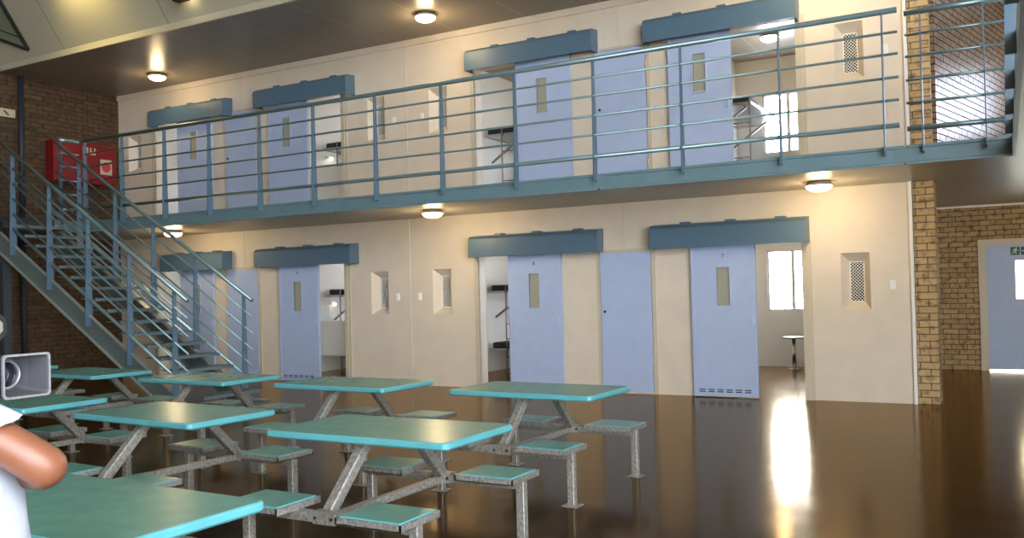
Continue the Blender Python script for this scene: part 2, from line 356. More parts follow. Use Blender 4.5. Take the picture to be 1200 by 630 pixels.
UP = [(-4.05, -3.18, '17', 'gallery, right'), (-6.49, -5.58, '18', 'gallery, middle'), (-11.64, -10.72, '19', 'gallery, left'), (-14.03, -13.12, '20', 'gallery, far left')]
for a, b, n, w in LOW: cell_door(a, b, 0, n, w)
for a, b, n, w in UP: cell_door(a, b, ZF, n, w)

def duct_door(x0, x1, zb, where):
    root = bpy.data.objects.new(next_door(), None); C.objects.link(root); root.location = ((x0 + x1) / 2, D, zb)
    struct(root, 'plain pale blue service door, ' + where); w = (x1 - x0) / 2
    MB().box(-w + .01, w - .01, -.03, 0, .03, 2.03).build('door_leaf', M['door'], root)
    f = MB().box(-w - .05, -w, -.024, 0, 0, 2.08).box(w, w + .05, -.024, 0, 0, 2.08).box(-w, w, -.024, 0, 2.04, 2.08); f.build('door_frame', M['frame'], root)
    MB().tube([(-w + .07, -.045, 1.18), (-w + .07, -.03, 1.18)], .02).build('lock', M['dark'], root)
    for z in (.35, 1.75): MB().tube([(w - .005, -.04, z - .06), (w - .005, -.04, z + .06)], .012).build('hinge', M['frame'], root)
duct_door(-5.2, -4.4, 0, 'ground floor between doors 7 and 8'); duct_door(-12.82, -12.02, 0, 'ground floor beside the stairs')
duct_door(-5.2, -4.4, ZF, 'gallery between the right doors'); duct_door(-12.8, -12.0, ZF, 'gallery between the left doors')

# jamb channels beside the openings
k = 5
for (a, b), side in zip(OPEN, (1, -1, 1, -1)):
    for zb, fl in ((0, 'ground floor'), (ZF, 'gallery')):
        k += 1; x = b if side > 0 else a
        x0, x1 = (x, x + .07) if side > 0 else (x - .07, x)
        m = MB().box(x0, x1, D - .035, D, zb, zb + 2.1).box(x0 + .02, x1 + .05 * side if side > 0 else x1, D - .02, D, zb, zb + 2.1)
        struct(m.build('trim_%d' % k, M['frame']), 'cream steel jamb of a cell opening, ' + fl)

# track cover boxes over the doors
def header(x0, x1, zb, label):
    root = thing('door_track_cover', label, 'door track cover', ((x0 + x1) / 2, D - .012, zb), 0, 'track covers over the cell doors'); w = (x1 - x0) / 2
    prof = [(-.25, 2.05), (-.25, 2.33), (-.20, 2.375), (0, 2.40), (0, 2.36), (-.19, 2.345), (-.235, 2.315), (-.235, 2.05)]
    b = MB().prism(prof, 'x', -w, w)
    for s in (-1, 1): b.prism([(-.248, 2.052), (-.248, 2.33), (-.198, 2.373), (0, 2.398), (0, 2.052)], 'x', s * w - .008, s * w + .008)
    b.build('cover', M['header'], root)
    MB().box(-w + .02, w - .02, -.12, -.10, 2.11, 2.2).build('track', M['dark'], root)
    for f in (-.55, .05, .68): MB().box(f * w - .06, f * w + .06, -.17, -.02, 2.378, 2.41).build('fixing_clip', M['header'], root)
    return root
header(-4.33, -2.23, 0, 'blue track cover above cell door 7 on the ground floor')
header(-7.31, -5.14, 0, 'blue track cover above cell door 8 on the ground floor')
header(-11.88, -9.68, 0, 'blue track cover left of the two ground floor wall windows')
header(-14.39, -12.70, 0, 'blue track cover on the ground floor behind the stair railing')
header(-4.35, -2.28, ZF - .05, 'blue track cover nearest the right end of the gallery')
header(-7.30, -5.15, ZF - .03, 'blue track cover in the middle of the gallery wall')
header(-11.83, -9.69, ZF - .06, 'second blue track cover from the left on the gallery')
header(-14.67, -12.61, ZF - .09, 'blue track cover at the far left of the gallery')

# splayed windows in the cell wall
wn = 0
def niche(x0, x1, zb, where):
    global wn; wn += 1
    root = bpy.data.objects.new('window_%d' % wn, None); C.objects.link(root); root.location = ((x0 + x1) / 2, D, zb + 1.17)
    struct(root, 'small splayed cell window with mesh grille, ' + where); w = (x1 - x0) / 2; H = .73; dp = .15; a, e, g = .09, .10, .62
    o = [(-w, 0, 0), (w, 0, 0), (w, 0, H), (-w, 0, H)]; i = [(-a, dp, e), (a, dp, e), (a, dp, g), (-a, dp, g)]
    ob = [(x * 1.0, dp + .03, z) for x, y, z in o]; ib = [(x, dp + .03, z) for x, y, z in i]
    s = MB().add(o + i + ob + ib, [f for k in range(4) for f in ((k, (k + 1) % 4, 4 + (k + 1) % 4, 4 + k), (8 + k, 12 + k, 12 + (k + 1) % 4, 8 + (k + 1) % 4), (4 + k, 4 + (k + 1) % 4, 12 + (k + 1) % 4, 12 + k), (k, 8 + k, 8 + (k + 1) % 4, (k + 1) % 4))])
    s.build('splayed_reveal', M['cream'], root)
    gr = MB(); st = .04; gy = dp - .008; H2 = g - e; W2 = 2 * a
    t = -H2
    while t < W2 + H2:
        for sgn in (1, -1):
            pts = []
            # line x = t + sgn*z (z from 0..H2) clipped to the rectangle
            z0, z1 = (max(0, -t), min(H2, W2 - t)) if sgn > 0 else (max(0, t - W2), min(H2, t))
            if z1 - z0 > .01: gr.bar((-a + t + sgn * z0, gy, e + z0), (-a + t + sgn * z1, gy, e + z1), .006, .010, side=(0, 1, 0))
        t += st
    gr.box(-a, -a + .012, gy - .008, gy + .008, e, g).box(a - .012, a, gy - .008, gy + .008, e, g).box(-a, a, gy - .008, gy + .008, e, e + .012).box(-a, a, gy - .008, gy + .008, g - .012, g)
    gr.build('mesh_grille', M['white'], root)
    MB().box(-a, a, dp + .02, dp + .024, e, g).build('window_pane', M['darkglass'], root)
for (a, b), w in zip(NICHE, ('right end', 'right of the middle joint', 'left of the middle joint', 'far left')):
    niche(a, b, 0, 'ground floor, ' + w); niche(a, b, ZF, 'gallery, ' + w)

# light switches
def switch(x, z, label):
    r = thing('light_switch', label, 'switch', (x, D, z), 0, 'white switches on the cell wall')
    MB().box(-.036, .036, -.012, 0, -.06, .06).build('cover_plate', M['white'], r, bevel=.004)
    MB().box(-.014, .014, -.02, -.012, .008, .04).build('rocker', M['white'], r); MB().box(-.014, .014, -.02, -.012, -.04, -.008).build('rocker', M['white'], r)
switch(-8.87, 1.46, 'white switch just left of the wall joint, ground floor')
switch(-8.43, 1.46, 'white switch just right of the wall joint, ground floor')
switch(-1.24, 1.48, 'white switch by the brick pillar, ground floor')
switch(-8.87, ZF + 1.46, 'white switch left of the wall joint on the gallery')
switch(-8.30, ZF + 1.46, 'white switch right of the wall joint on the gallery')
switch(-1.24, ZF + 1.48, 'white switch by the brick pillar on the gallery')

# ------------------------------------------------------------------ cell windows (bars and panes)
def cell_window(x0, x1, z0, z1, where):
    global wn; wn += 1
    root = bpy.data.objects.new('window_%d' % wn, None); C.objects.link(root); root.location = ((x0 + x1) / 2, YB, z0)
    struct(root, 'barred daylight window in the rear wall of a cell, ' + where); w = (x1 - x0) / 2; h = z1 - z0
    f = MB().box(-w, -w + .04, .02, .1, 0, h).box(w - .04, w, .02, .1, 0, h).box(-w, w, .02, .1, 0, .04).box(-w, w, .02, .1, h - .04, h)
    f.box(-.03, .03, .03, .1, 0, h); f.build('window_frame', M['white'], root)
    for i in range(5): MB().tube([(-w + .12 + i * (2 * w - .24) / 4, .06, 0), (-w + .12 + i * (2 * w - .24) / 4, .06, h)], .009, 8).build('window_bar', M['frame'], root)
    MB().box(-w, w, .12, .125, 0, h).build('window_pane', M['glass'], root)
for (a, b), w in zip(CW, ('right', 'middle', 'left', 'far left')):
    cell_window(a, b, 1.02, 2.15, 'ground floor, ' + w); cell_window(a, b, ZF + .98, ZF + 2.1, 'gallery, ' + w)

# ------------------------------------------------------------------ bunk beds and cell furniture
def bunk(x, y0, zb, label, sheet):
    r = thing('bunk_bed', label, 'bunk bed', (x, y0, zb), 0, 'bunk beds in the cells'); W, L = .82, min(2.15, 16.62 - y0)
    for z, nm in ((.42, 'lower'), (1.50, 'upper')):
        f = MB().bar((0.02, .02, z), (W, .02, z), .04, .04).bar((.02, L, z), (W, L, z), .04, .04).bar((.02, .02, z), (.02, L, z), .04, .04).bar((W, .02, z), (W, L, z), .04, .04)
        f.box(.03, W, .02, L, z - .012, z); f.build('bed_frame', M['chrome'], r)
        m = MB().box(.05, W - .03, .05, L - .04, z + .022, z + .13).build('mattress', M['mattress'], r, bevel=.02)
    for yy in (.25, L - .4):
        MB().bar((.02, yy, 1.02), (W - .12, yy, 1.48), .035, .035).build('strut', M['galv'], r)
    ld = MB()
    for xx in (.40, W): ld.tube([(xx, -.02, 0), (xx, -.02, 1.62)], .013, 8)
    ld.build('ladder_rails', M['galv'], r)
    for z in (.28, .62, .9, 1.18): MB().tube([(.40, -.02, z), (W, -.02, z)], .011, 8).build('rung', M['galv'], r)
    if sheet: MB().box(.04, W - .02, .3, L - .5, 1.632, 1.66).build('blanket', M['blanket'], r, bevel=.01)
    return r
for zb, fl in ((0, 'ground floor'), (ZF, 'gallery')):
    bunk(-8.57, 14.42, zb, 'steel bunk bed seen past the middle cell door, ' + fl, False)
    bunk(-11.97, 13.75, zb, 'steel bunk bed seen through the left cell opening, ' + fl, False)
    bunk(-15.76, 13.9, zb, 'steel bunk bed in the far left cell, ' + fl, True)
    sc = MB().box(-11.96, -10.9, 13.15, 13.21, zb + .36, zb + 1.02).box(-10.95, -10.9, 13.15, 13.21, zb, zb + .36)
    tag(sc.build('modesty_screen', M['cellwhite']), 'low cream screen panel inside the left cell, ' + fl, 'screen')
    lr = thing('cell_lamp', 'bare lamp glowing under the bunk in the left cell, ' + fl, 'lamp', (-11.97, 13.95, zb + 1.36))
    MB().box(0, .05, -.1, .1, -.03, .03).build('lamp_base', M['white'], lr); MB().lathe([(.0, -.065), (.024, -.055), (.034, -.03), (.024, -.008), (.0, 0)], (.07, 0, 0), 14).build('bulb', M['lamp'], lr)
bunk(-4.34, 14.3, ZF, 'steel bunk bed end seen in the bright right gallery cell', False)
tw = thing('hanging_towel', 'green and white towel hanging in the bright right gallery cell', 'towel', (-3.98, 14.0, ZF + .8))
b = MB(); rows = []
for i in range(9):
    z = .55 - i * .07; rows.append([(.22 * (j / 7 - .5) * (1 + .08 * i) + .02 * math.sin(i), .03 * math.sin(j * 1.7 + i * .3), z) for j in range(8)])
vs = [p for rw in rows for p in rw]; vb = [(x, y + .012, z) for x, y, z in vs]; n = len(vs)
fs = [(i * 8 + j, i * 8 + j + 1, (i + 1) * 8 + j + 1, (i + 1) * 8 + j) for i in range(8) for j in range(7)]
b.add(vs + vb, fs + [tuple(x + n for x in f[::-1]) for f in fs], 0, True); b.build('cloth', M['towel'], tw)
MB().tube([(-.32, .006, .56), (.2, .006, .56)], .01, 8).build('hanging_rail', M['chrome'], tw)
# small steel table by the cell 7 window
ct = thing('cell_table', 'small round steel pedestal table under the right cell window', 'table', (-3.33, 16.2, 0))
MB().lathe([(0, 0), (.11, 0), (.11, .012), (.03, .02), (0, .02)], (0, 0, 0), 20).build('base_plate', M['chrome'], ct)
MB().tube([(0, 0, .015), (0, 0, .56)], .035, 14).build('pedestal', M['chrome'], ct)
MB().lathe([(0, .55), (.2, .55), (.215, .56), (.215, .575), (.2, .585), (0, .585)], (0, 0, 0), 28).build('tabletop', M['chrome'], ct)

# ------------------------------------------------------------------ walkway edge beam
fb = thing('walkway_edge_beam', 'steel blue edge beam along the front of the gallery walkway', 'beam', (XL, YE, ZS))
for i, (a, b) in enumerate(((-14.44, -8.62), (-8.60, -4.40), (-4.38, -.90), (-.88, .10))):
    MB().prism([(0, -.005), (-.05, -.005), (-.05, .02), (-.012, .03), (-.012, .165), (-.03, .17), (-.03, .20), (0, .20)], 'x', a - XL, b - XL).build('beam_length', M['steel'], fb)
    if i: MB().box(a - .10 - XL, a + .08 - XL, -.02, -.013, .02, .17).build('splice_plate', M['steel'], fb)
fs_ = thing('walkway_edge_beam', 'steel blue edge beam turning toward the camera at the right', 'beam', (.12, 2.5, ZS))
MB().prism([(0, -.005), (-.03, -.005), (-.03, .20), (0, .20)], 'y', 0, YE - 2.53).build('beam_length', M['steel'], fs_)

# ------------------------------------------------------------------ railings
OFF = [0, .23, .46, .71, .95, 1.22]
def post_mb(p, h, t=.014, w0=.055, w1=.12, along='x', out=-1):
    """tapered flat plate; along = direction of the railing"""
    x, y, z = p; b = MB()
    prof = [(-w1 * .5, 0), (-w0 * .5, h), (w0 * .5, h), (w1 * .5, 0)]
    if along == 'x': b.prism([(y + a, z + c) for a, c in prof], 'x', x - t / 2, x + t / 2)
    else: b.prism([(x + a, z + c) for a, c in prof], 'y', y - t / 2, y + t / 2)
    return b
def straight_rail(label, p0, p1, ztop, posts, zpost, along='x', group='gallery railings'):
    r = thing('railing', label, 'railing', (p0[0], p0[1], zpost), 0, group); o = (-p0[0], -p0[1], -zpost)
    for i, d in enumerate(OFF):
        rad = .031 if i == 0 else (.027 if i == 5 else .0145)
        MB().tube([(p0[0], p0[1], ztop - d), (p1[0], p1[1], ztop - d)], rad, 10).move(o).build('top_rail' if i == 0 else ('bottom_rail' if i == 5 else 'rail'), M['rail'], r)
    for q in posts:
        p = (q, p0[1], zpost) if along == 'x' else (p0[0], q, zpost)
        post_mb(p, ztop - zpost - .02, along=along).move(o).build('post', M['header'], r)
    return r
YR = YE - .055
straight_rail('long blue railing along the gallery in front of the cells', (-14.40, YR), (-.93, YR), 4.385, [-14.36] + [-12.28 - 1.07 * 1 + 1.1085 * k for k in range(0)] + [-13.35, -12.27, -11.21, -10.10, -9.0, -7.84, -6.70, -5.55, -4.43, -3.30, -2.16, -1.08], 2.86)
straight_rail('short blue railing at the right end of the gallery by the brick wall', (-.86, YR), (.07, YR), 4.335, [-.71, -.13], 2.86)
straight_rail('blue railing of the side walkway at the right edge', (.09, YE - .03), (.09, 2.6), 4.40, [10.19 - 1.08 * k for k in range(7)], 2.82, along='y')
straight_rail('short blue railing across the landing end beside the red cabinet', (-14.43, 9.70), (-14.43, YR - .07), 4.36, [9.72], 2.86, along='y')

# ------------------------------------------------------------------ staircase
XT, XB0, YN, YFA = -14.44, -9.62, 8.50, 9.60
SL = ZF / (XB0 - XT)                     # fall per metre
def nose(x): return ZF - SL * (x - XT)
st = thing('staircase', 'open blue steel staircase rising left to the gallery landing', 'staircase', (XB0, (YN + YFA) / 2, 0)); so = (-XB0, -(YN + YFA) / 2, 0)
for y, nm in ((YN, 'near'), (YFA, 'far')):
    s0 = MB(); t = .012
    xa, xb = XT - .02, XB0 + .18
    za, zb = nose(xa) - .12, nose(xb) - .12
    dz = .33
    x0b = xb + 0
    # channel: web and two flanges, cut level at the floor
    def ztop(x): return nose(x) - .12
    xe = XT + (ZF - .12) / SL; xw = XT + (ZF - .12 - dz) / SL
    poly = [(xa, ztop(xa)), (xe, 0), (xw, 0), (xa, ztop(xa) - dz)]
    s0.prism(poly, 'y', y - .006, y + .006)
    fl = [(xa, ztop(xa) + .012), (xe + .02, 0), (xe - .02, 0), (xa, ztop(xa) - .012)]
    f2 = [(xa, ztop(xa) - dz + .012), (xw + .02, 0), (xw - .02, 0), (xa, ztop(xa) - dz - .012)]
    s0.prism(fl, 'y', y - .045, y + .006 if y == YN else y + .045, 1); s0.prism(f2, 'y', y - .045, y + .006 if y == YN else y + .045, 1)
    s0.move(so).build('stringer', [M['stairsteel'], M['flange']], st)
NR = 17; rise = ZF / NR; run = (XB0 - XT) / NR
for k in range(1, NR):
    z = k * rise; x = XB0 - k * run
    # x at this height: front nose at x+run
    tr = MB().box(x - .02, x + run + .02, YN + .012, YFA - .012, z - .012, z).box(x + run - .015, x + run + .025, YN + .012, YFA - .012, z - .045, z)
    to = tr.move(so).build('tread', M['tread'], st)
    MB().box(x - .02, x + run - .02, YFA - .22, YFA - .014, z - .04, z - .013).move(so).build('tread_bracket', M['riserdark'], to)
MB().box(XT - .005, XT + .02, YN + .01, YFA - .01, ZF - .2, ZF).move(so).build('top_riser', M['riserdark'], st)
MB().box(XB0 - .25, XB0 + .12, YN - .05, YN + .08, 0, .02).box(XB0 - .25, XB0 + .12, YFA - .08, YFA + .05, 0, .02).move(so).build('base_plate', M['steel'], st)
for y, sgn, xend, xstart in ((YN - .03, -1, -9.83, -14.44), (YFA + .03, 1, -9.80, -14.44)):
    sd = 'near' if sgn < 0 else 'far'
    for i, d in enumerate([0, .245, .49, .735, .98, 1.22]):
        rad = .029 if i == 0 else (.025 if i == 5 else .014)
        xe = xend - (.12 if i == 5 else 0)
        MB().tube([(xstart, y, nose(xstart) + 1.36 - d), (xe, y, nose(xe) + 1.36 - d)], rad, 10).move(so).build('top_rail' if i == 0 else ('bottom_rail' if i == 5 else 'rail'), M['rail'], st)
    for xp in ((-10.1, -11.03, -11.95, -12.87, -13.8) if sgn < 0 else (-9.97, -11.0, -11.95, -12.87, -13.8)):
        post_mb((xp, y, nose(xp) - .28), 1.62, w0=.055, w1=.13).move(so).build('post', M['header'], st)
# round handrail on the inner side of the near railing
yh = YN + .06
MB().tube([(-14.44, yh, nose(-14.44) + .93), (-9.85, yh, nose(-9.85) + .93)], .03, 12).move(so).build('handrail', M['rail'], st)
for xp in (-10.1, -11.03, -11.95, -12.87, -13.8):
    MB().tube([(xp, yh, nose(xp) + .92), (xp, yh - .03, nose(xp) + .84), (xp, YN - .03, nose(xp) + .84)], .010, 8).move(so).build('handrail_bracket', M['rail'], st)
lc = thing('landing_column', 'grey steel column with a brace under the stair landing', 'column', (-14.30, 8.62, 0))
MB().box(-.07, .07, -.07, .07, .012, ZF - .62).build('shaft', M['darksteel'], lc); MB().box(-.13, .13, -.13, .13, 0, .012).build('base_plate', M['steel'], lc)
MB().bar((-.06, 0, 1.55), (-.62, 0, ZF - .215), .06, .06).build('brace', M['darksteel'], lc)

# ------------------------------------------------------------------ fire hose cabinet and sign on the brick wall
hc = thing('fire_hose_cabinet', 'red fire hose cabinet on the brick wall beside the landing', 'cabinet', (XL, 11.06, 3.82))
MB().box(0, .26, -.67, .67, 0, .78).build('cabinet_body', M['red'], hc, bevel=.008)
MB().box(.26, .275, -.64, .64, .03, .75).build('cabinet_door', M['red'], hc, bevel=.004)
MB().box(.275, .279, -.08, .04, .56, .70).box(.275, .279, .08, .2, .56, .70).build('white_marking', M['frame'], hc)
MB().box(.279, .281, -.05, .01, .60, .66).box(.279, .281, .11, .17, .63, .70).build('dark_symbol', M['red'], hc)
sgn = MB().box(.275, .279, .3, .56, .2, .5).build('hose_sign', M['frame'], hc)
MB().tube([(.279, .43, .35), (.283, .43, .35)], .10, 20).build('red_disc', M['signred'], sgn)
MB().box(.275, .30, -.56, -.5, .33, .42).build('cabinet_handle', M['dark'], hc)
es = thing('wall_sign', 'cream sign with dark arrow marks high on the dark brick wall', 'sign', (XL, 9.45, 4.92))
MB().box(0, .02, -.5, .36, 0, .15).build('sign_board', M['strip'], es)
ar = MB(); ar.add([(.022, -.02, .04), (.022, .06, .12), (.022, .10, .12), (.022, .02, .04)], [(0, 1, 2, 3)]).add([(.022, .13, .12), (.022, .22, .04), (.022, .27, .04), (.022, .18, .12)], [(0, 1, 2, 3)])
ar2 = MB().prism([(-.02, .05), (.05, .115), (.09, .115), (.02, .05)], 'x', .02, .024).prism([(.12, .115), (.20, .04), (.25, .04), (.17, .115)], 'x', .02, .024)
ar2.build('arrow_marks', M['signgreen'], es)

# ------------------------------------------------------------------ exit door at the end of the ground floor
root = bpy.data.objects.new(next_door(), None); C.objects.link(root); root.location = (-.40, YB, 0); struct(root, 'pale grey exit door with bright window pane and green sign')
fr = MB().box(0, .12, -.05, .15, 0, 2.17).box(1.53, 1.65, -.05, .15, 0, 2.17).box(.12, 1.53, -.05, .15, 2.06, 2.17); fr.build('door_frame', M['frame'], root)
l = MB(); wx0, wx1, wz0, wz1 = .535, 1.1, 1.18, 1.81
for a, c, e, g in ((.119, wx0, .018, 2.062), (wx1, 1.531, .018, 2.062), (wx0, wx1, .018, wz0), (wx0, wx1, wz1, 2.062)): l.box(a, c, .0, .045, e, g)
l.build('door_leaf', M['door'], root); MB().box(wx0, wx1, .02, .026, wz0, wz1).build('window_pane', M['greyglass'], root)
sg = MB().box(.475, .605, -.012, 0, 1.90, 2.03).build('exit_sign', M['signgreen'], root)
rm = MB()   # running figure
rm.tube([(.556, -.014, 2.008), (.556, -.0125, 2.008)], .011, 10)
for a, c in (((.548, 1.992), (.535, 1.955)), ((.535, 1.955), (.556, 1.938)), ((.556, 1.938), (.548, 1.915)), ((.535, 1.955), (.515, 1.945)), ((.515, 1.945), (.497, 1.925)), ((.546, 1.988), (.520, 1.992)), ((.520, 1.992), (.508, 1.972)), ((.548, 1.985), (.568, 1.968)), ((.568, 1.968), (.582, 1.976))):
    rm.bar((a[0], -.014, a[1]), (c[0], -.014, c[1]), .011, .004, side=(0, 1, 0))
rm.build('running_figure', M['white'], sg)
sg2 = MB().box(.622, .752, -.012, 0, 1.90, 2.03).build('exit_sign', M['signgreen'], root)
MB().bar((.64, -.014, 1.965), (.70, -.014, 1.965), .016, .004, side=(0, 1, 0)).prism([(.70, 1.935), (.735, 1.965), (.70, 1.995)], 'y', -.016, -.0125).build('arrow', M['white'], sg2)
MB().tube([(1.40, -.06, 1.0), (1.40, -.06, 1.2)], .012, 8).build('door_handle', M['chrome'], root)
struct(MB().box(-1.0, 4, YB - .03, YB, ZS - .03, ZS).build('trim_20', M['white']), 'pale strip where the end wall meets the soffit')

# ------------------------------------------------------------------ bulkhead lamps
def lamp(x, y, z, label, power):
    r = thing('ceiling_lamp', label, 'lamp', (x, y, z), 0, 'round bulkhead lamps')
    MB().lathe([(0, 0), (.13, 0), (.16, -.035), (.17, -.05), (0, -.05)], (0, 0, 0), 28).build('lamp_base', M['frame'], r)
    MB().lathe([(0, -.05), (.155, -.05), (.155, -.062), (.135, -.09), (.09, -.112), (.04, -.12), (0, -.121)], (0, 0, 0), 28).build('lamp_glass', M['lamp'], r)
    L = bpy.data.lights.new('bulb_light', 'POINT'); L.energy = power; L.color = (1, .74, .38); L.shadow_soft_size = .1
    lo = bpy.data.objects.new('bulb_light', L); C.objects.link(lo); lo.location = (0, 0, -.24); lo.parent = r
    return r
LP = 26
lamp(-1.95, 11.2, ZS, 'glowing lamp under the walkway at the right, near the pillar', LP)
lamp(-7.43, 10.95, ZS, 'glowing lamp under the walkway in the middle', LP)
lamp(-13.05, 10.95, ZS, 'glowing lamp under the walkway behind the stair railing', LP)
lamp(-13.70, 11.2, ZC, 'glowing lamp on the dark gallery ceiling at the left', LP * .6)
lamp(-7.51, 11.0, ZC, 'glowing lamp on the gallery ceiling in the middle', LP)
lamp(-1.95, 11.0, ZC, 'glowing lamp on the gallery ceiling at the right end', LP * 1.6)
for cx, nm in ((-3.35, 'right cell'), (-6.6, 'middle cell'), (-10.4, 'left cell'), (-14.3, 'far left cell')):  # unseen cell lamps added to brighten interiors; only the right gallery one shows
    lamp(cx, 15.1, ZS, 'unseen lamp added to the ceiling inside the ground floor ' + nm, 14); lamp(cx, 15.1, ZC, 'lamp on the ceiling inside the gallery ' + nm, 14)
lamp(1.1, 14.4, ZS, 'lamp in the corridor in front of the exit door, beyond the right edge', LP)
# floodlights on the vault
def flood(loc, tgt, power, label):
    r = thing('floodlight', label, 'floodlight', loc)
    MB().box(-.13, .13, -.09, .05, -.10, .10).build('housing', M['dark'], r, bevel=.01)
    MB().box(-.11, .11, .05, .056, -.08, .08).build('lens', M['lamp'], r)
    MB().bar((-.15, -.02, -.02), (-.15, -.02, .14), .02, .02).bar((.15, -.02, -.02), (.15, -.02, .14), .02, .02).bar((-.15, -.02, .14), (.15, -.02, .14), .02, .02).build('bracket', M['dark'], r)
    if power:
        L = bpy.data.lights.new('flood_beam', 'SPOT'); L.energy = power; L.color = (1, .78, .30); L.spot_size = R(110); L.spot_blend = .8; L.shadow_soft_size = .08
        lo = bpy.data.objects.new('flood_beam', L); C.objects.link(lo); lo.parent = r; lo.location = (0, .09, 0)
        lo.rotation_euler = (Vector(tgt) - Vector(loc)).to_track_quat('-Z', 'Y').to_euler()
    return r
flood((-12.8, 8.3, 6.85), (-12.8, 9.0, 6.5), 170, 'floodlight washing the vault panels above the stairs')
flood((-10.62, 9.16, 6.06), (0, 0, 0), 0, 'small black floodlight fixed to the sloping vault')
# skylight frame at the left of the vault
def vz(y): return ZC + .06 + (9.5 - y) * ((zv - ZC - .06) / (9.5 - yv))
sk = thing('skylight', 'dark framed skylight at the left end of the sloping vault', 'skylight', (-14.74, 9.39, vz(9.39)))
def on(x, y, d=.03): return (x + 14.74, y - 9.39 + d * -.83, vz(y) - vz(9.39) + d * -.55)
c0, c1, c2, c3 = (-14.74, 9.39), (-15.86, 9.08), (-15.86, 7.6), (-14.74, 7.6)
for a, c, t in ((c0, c1, .045), (c0, c3, .045), ((-14.74, 9.27), (-15.86, 8.95), .015)):
    MB().bar(on(*a), on(*c), t, t).build('frame_bar', M['dark'], sk)
g = [on(*q, .015) for q in (c0, c1, c2, c3)] + [on(*q, .005) for q in (c0, c1, c2, c3)]
MB().add(g, [(0, 1, 2, 3), (7, 6, 5, 4), (0, 4, 5, 1), (1, 5, 6, 2), (2, 6, 7, 3), (3, 7, 4, 0)]).build('glazing', mat('dim_green_glazing', (.20, .24, .16), .2), sk)

# ------------------------------------------------------------------ dining tables
def slab(L, W, z0, z1, r, mats, name, parent, bev=.008, rimmat=1):
    pts = []
    for cx, cy, a0 in ((L / 2 - r, W / 2 - r, 0), (-L / 2 + r, W / 2 - r, 90), (-L / 2 + r, -W / 2 + r, 180), (L / 2 - r, -W / 2 + r, 270)):
        for k in range(5): a = R(a0 + 22.5 * k); pts.append((cx + r * math.cos(a), cy + r * math.sin(a)))
    def ring(s, z): return [(x * (1 - 2 * s / L), y * (1 - 2 * s / W), z) for x, y in pts]
    n = len(pts); rings = [ring(bev, z0), ring(0, z0 + bev), ring(0, z1 - bev), ring(bev * .3, z1 - bev * .3), ring(bev, z1)]
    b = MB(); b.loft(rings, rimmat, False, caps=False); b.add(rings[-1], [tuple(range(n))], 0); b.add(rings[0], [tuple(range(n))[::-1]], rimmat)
    return b.build(name, mats, parent)
def make_table(label):
    r = thing('dining_table', label, 'table', (0, 0, 0), 0, 'green topped tables with fixed seats')
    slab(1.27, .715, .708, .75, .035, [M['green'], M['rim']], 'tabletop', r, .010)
    uf = MB()
    for sy in (-1, 1): uf.box(-.12, .12, sy * .22 - .05, sy * .22 + .05, .700, .708)
    uf.bar((-.5, 0, .694), (.5, 0, .694), .04, .026)
    uf.build('mounting_plates', M['galv'], r)
    for sy in (-1, 1):
        y = sy * .55
        MB().bar((-.585, y, .352), (.585, y, .352), .05, .055).build('crossbar', M['galv'], r, bevel=.004)
        MB().bar((0, sy * .535, .375), (0, sy * .215, .70), .06, .06, side=(1, 0, 0)).build('table_support', M['galv'], r, bevel=.004)
        br = MB().box(-.075, .075, y - .034, y + .034, .322, .386).build('bracket', M['galv'], r)
        bo = MB()
        for xx in (-.055, .055): bo.tube([(xx, y - .04, .354), (xx, y - .034, .354)], .009, 8)
        bo.build('bolts', M['dark'], br)
        for sx in (-1, 1):
            sfm = MB(); cx = sx * .40; w, d = .205, .17
            sfm.box(cx - w, cx + w, y - d, y - d + .012, .378, .414).box(cx - w, cx + w, y + d - .012, y + d, .378, .414).box(cx - w, cx - w + .012, y - d, y + d, .378, .414).box(cx + w - .012, cx + w, y - d, y + d, .378, .414).box(cx - w, cx + w, y - d, y + d, .378, .384)
            for q in (-.14, 0, .14): sfm.tube([(cx + q, y - d - .004, .396), (cx + q, y - d, .396)], .007, 8)
            seat = sfm.build('seat', M['galv'], r)
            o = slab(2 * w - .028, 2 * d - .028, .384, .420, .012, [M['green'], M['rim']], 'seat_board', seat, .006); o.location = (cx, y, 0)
            lx = sx * .57
            leg = MB().box(lx - .026, lx + .026, y - .026, y + .026, .006, .378).build('leg', M['galv'], r, bevel=.003)
            MB().box(lx - .06, lx + .06, y - .055, y + .055, 0, .008).build('foot_plate', M['galv'], leg)
    MB().bar((0, -.55, .345), (0, .55, .345), .045, .045).build('tie_bar', M['galv'], r, bevel=.004)
    return r
TB = [
 (-3.17, 4.17, 0.0, 'green table right of the front corner table, with tie bar in full view'),
 (-3.26, 6.24, -2.5, 'green table of the back row furthest right, standing beside the open floor'),
 (-5.10, 6.20, -2.0, 'green table of the back row in front of the wall windows'),
 (-6.92, 6.20, -3.0, 'green table of the back row at the foot of the stairs'),
 (-8.86, 6.27, -4.0, 'green table of the back row left of the stair foot'),
 (-10.75, 6.40, 0.0, 'green table furthest left, mostly hidden behind the camcorder hood'),
 (-5.06, 4.22, -3.5, 'green table with a warm glint, second of its row, behind the corner table'),
 (-6.93, 4.28, -1.0, 'green table directly behind the camcorder at the left edge'),
 (-3.14, 2.17, -1.2, 'green table in the front left corner below the raised elbow'),
]
t0 = make_table(TB[0][3])
for i, (x, y, a, lab) in enumerate(TB):
    if i == 0: t0.location = (x, y, 0); t0.rotation_euler.z = R(a)
    else: dup(t0, (x, y, 0), R(a), lab)

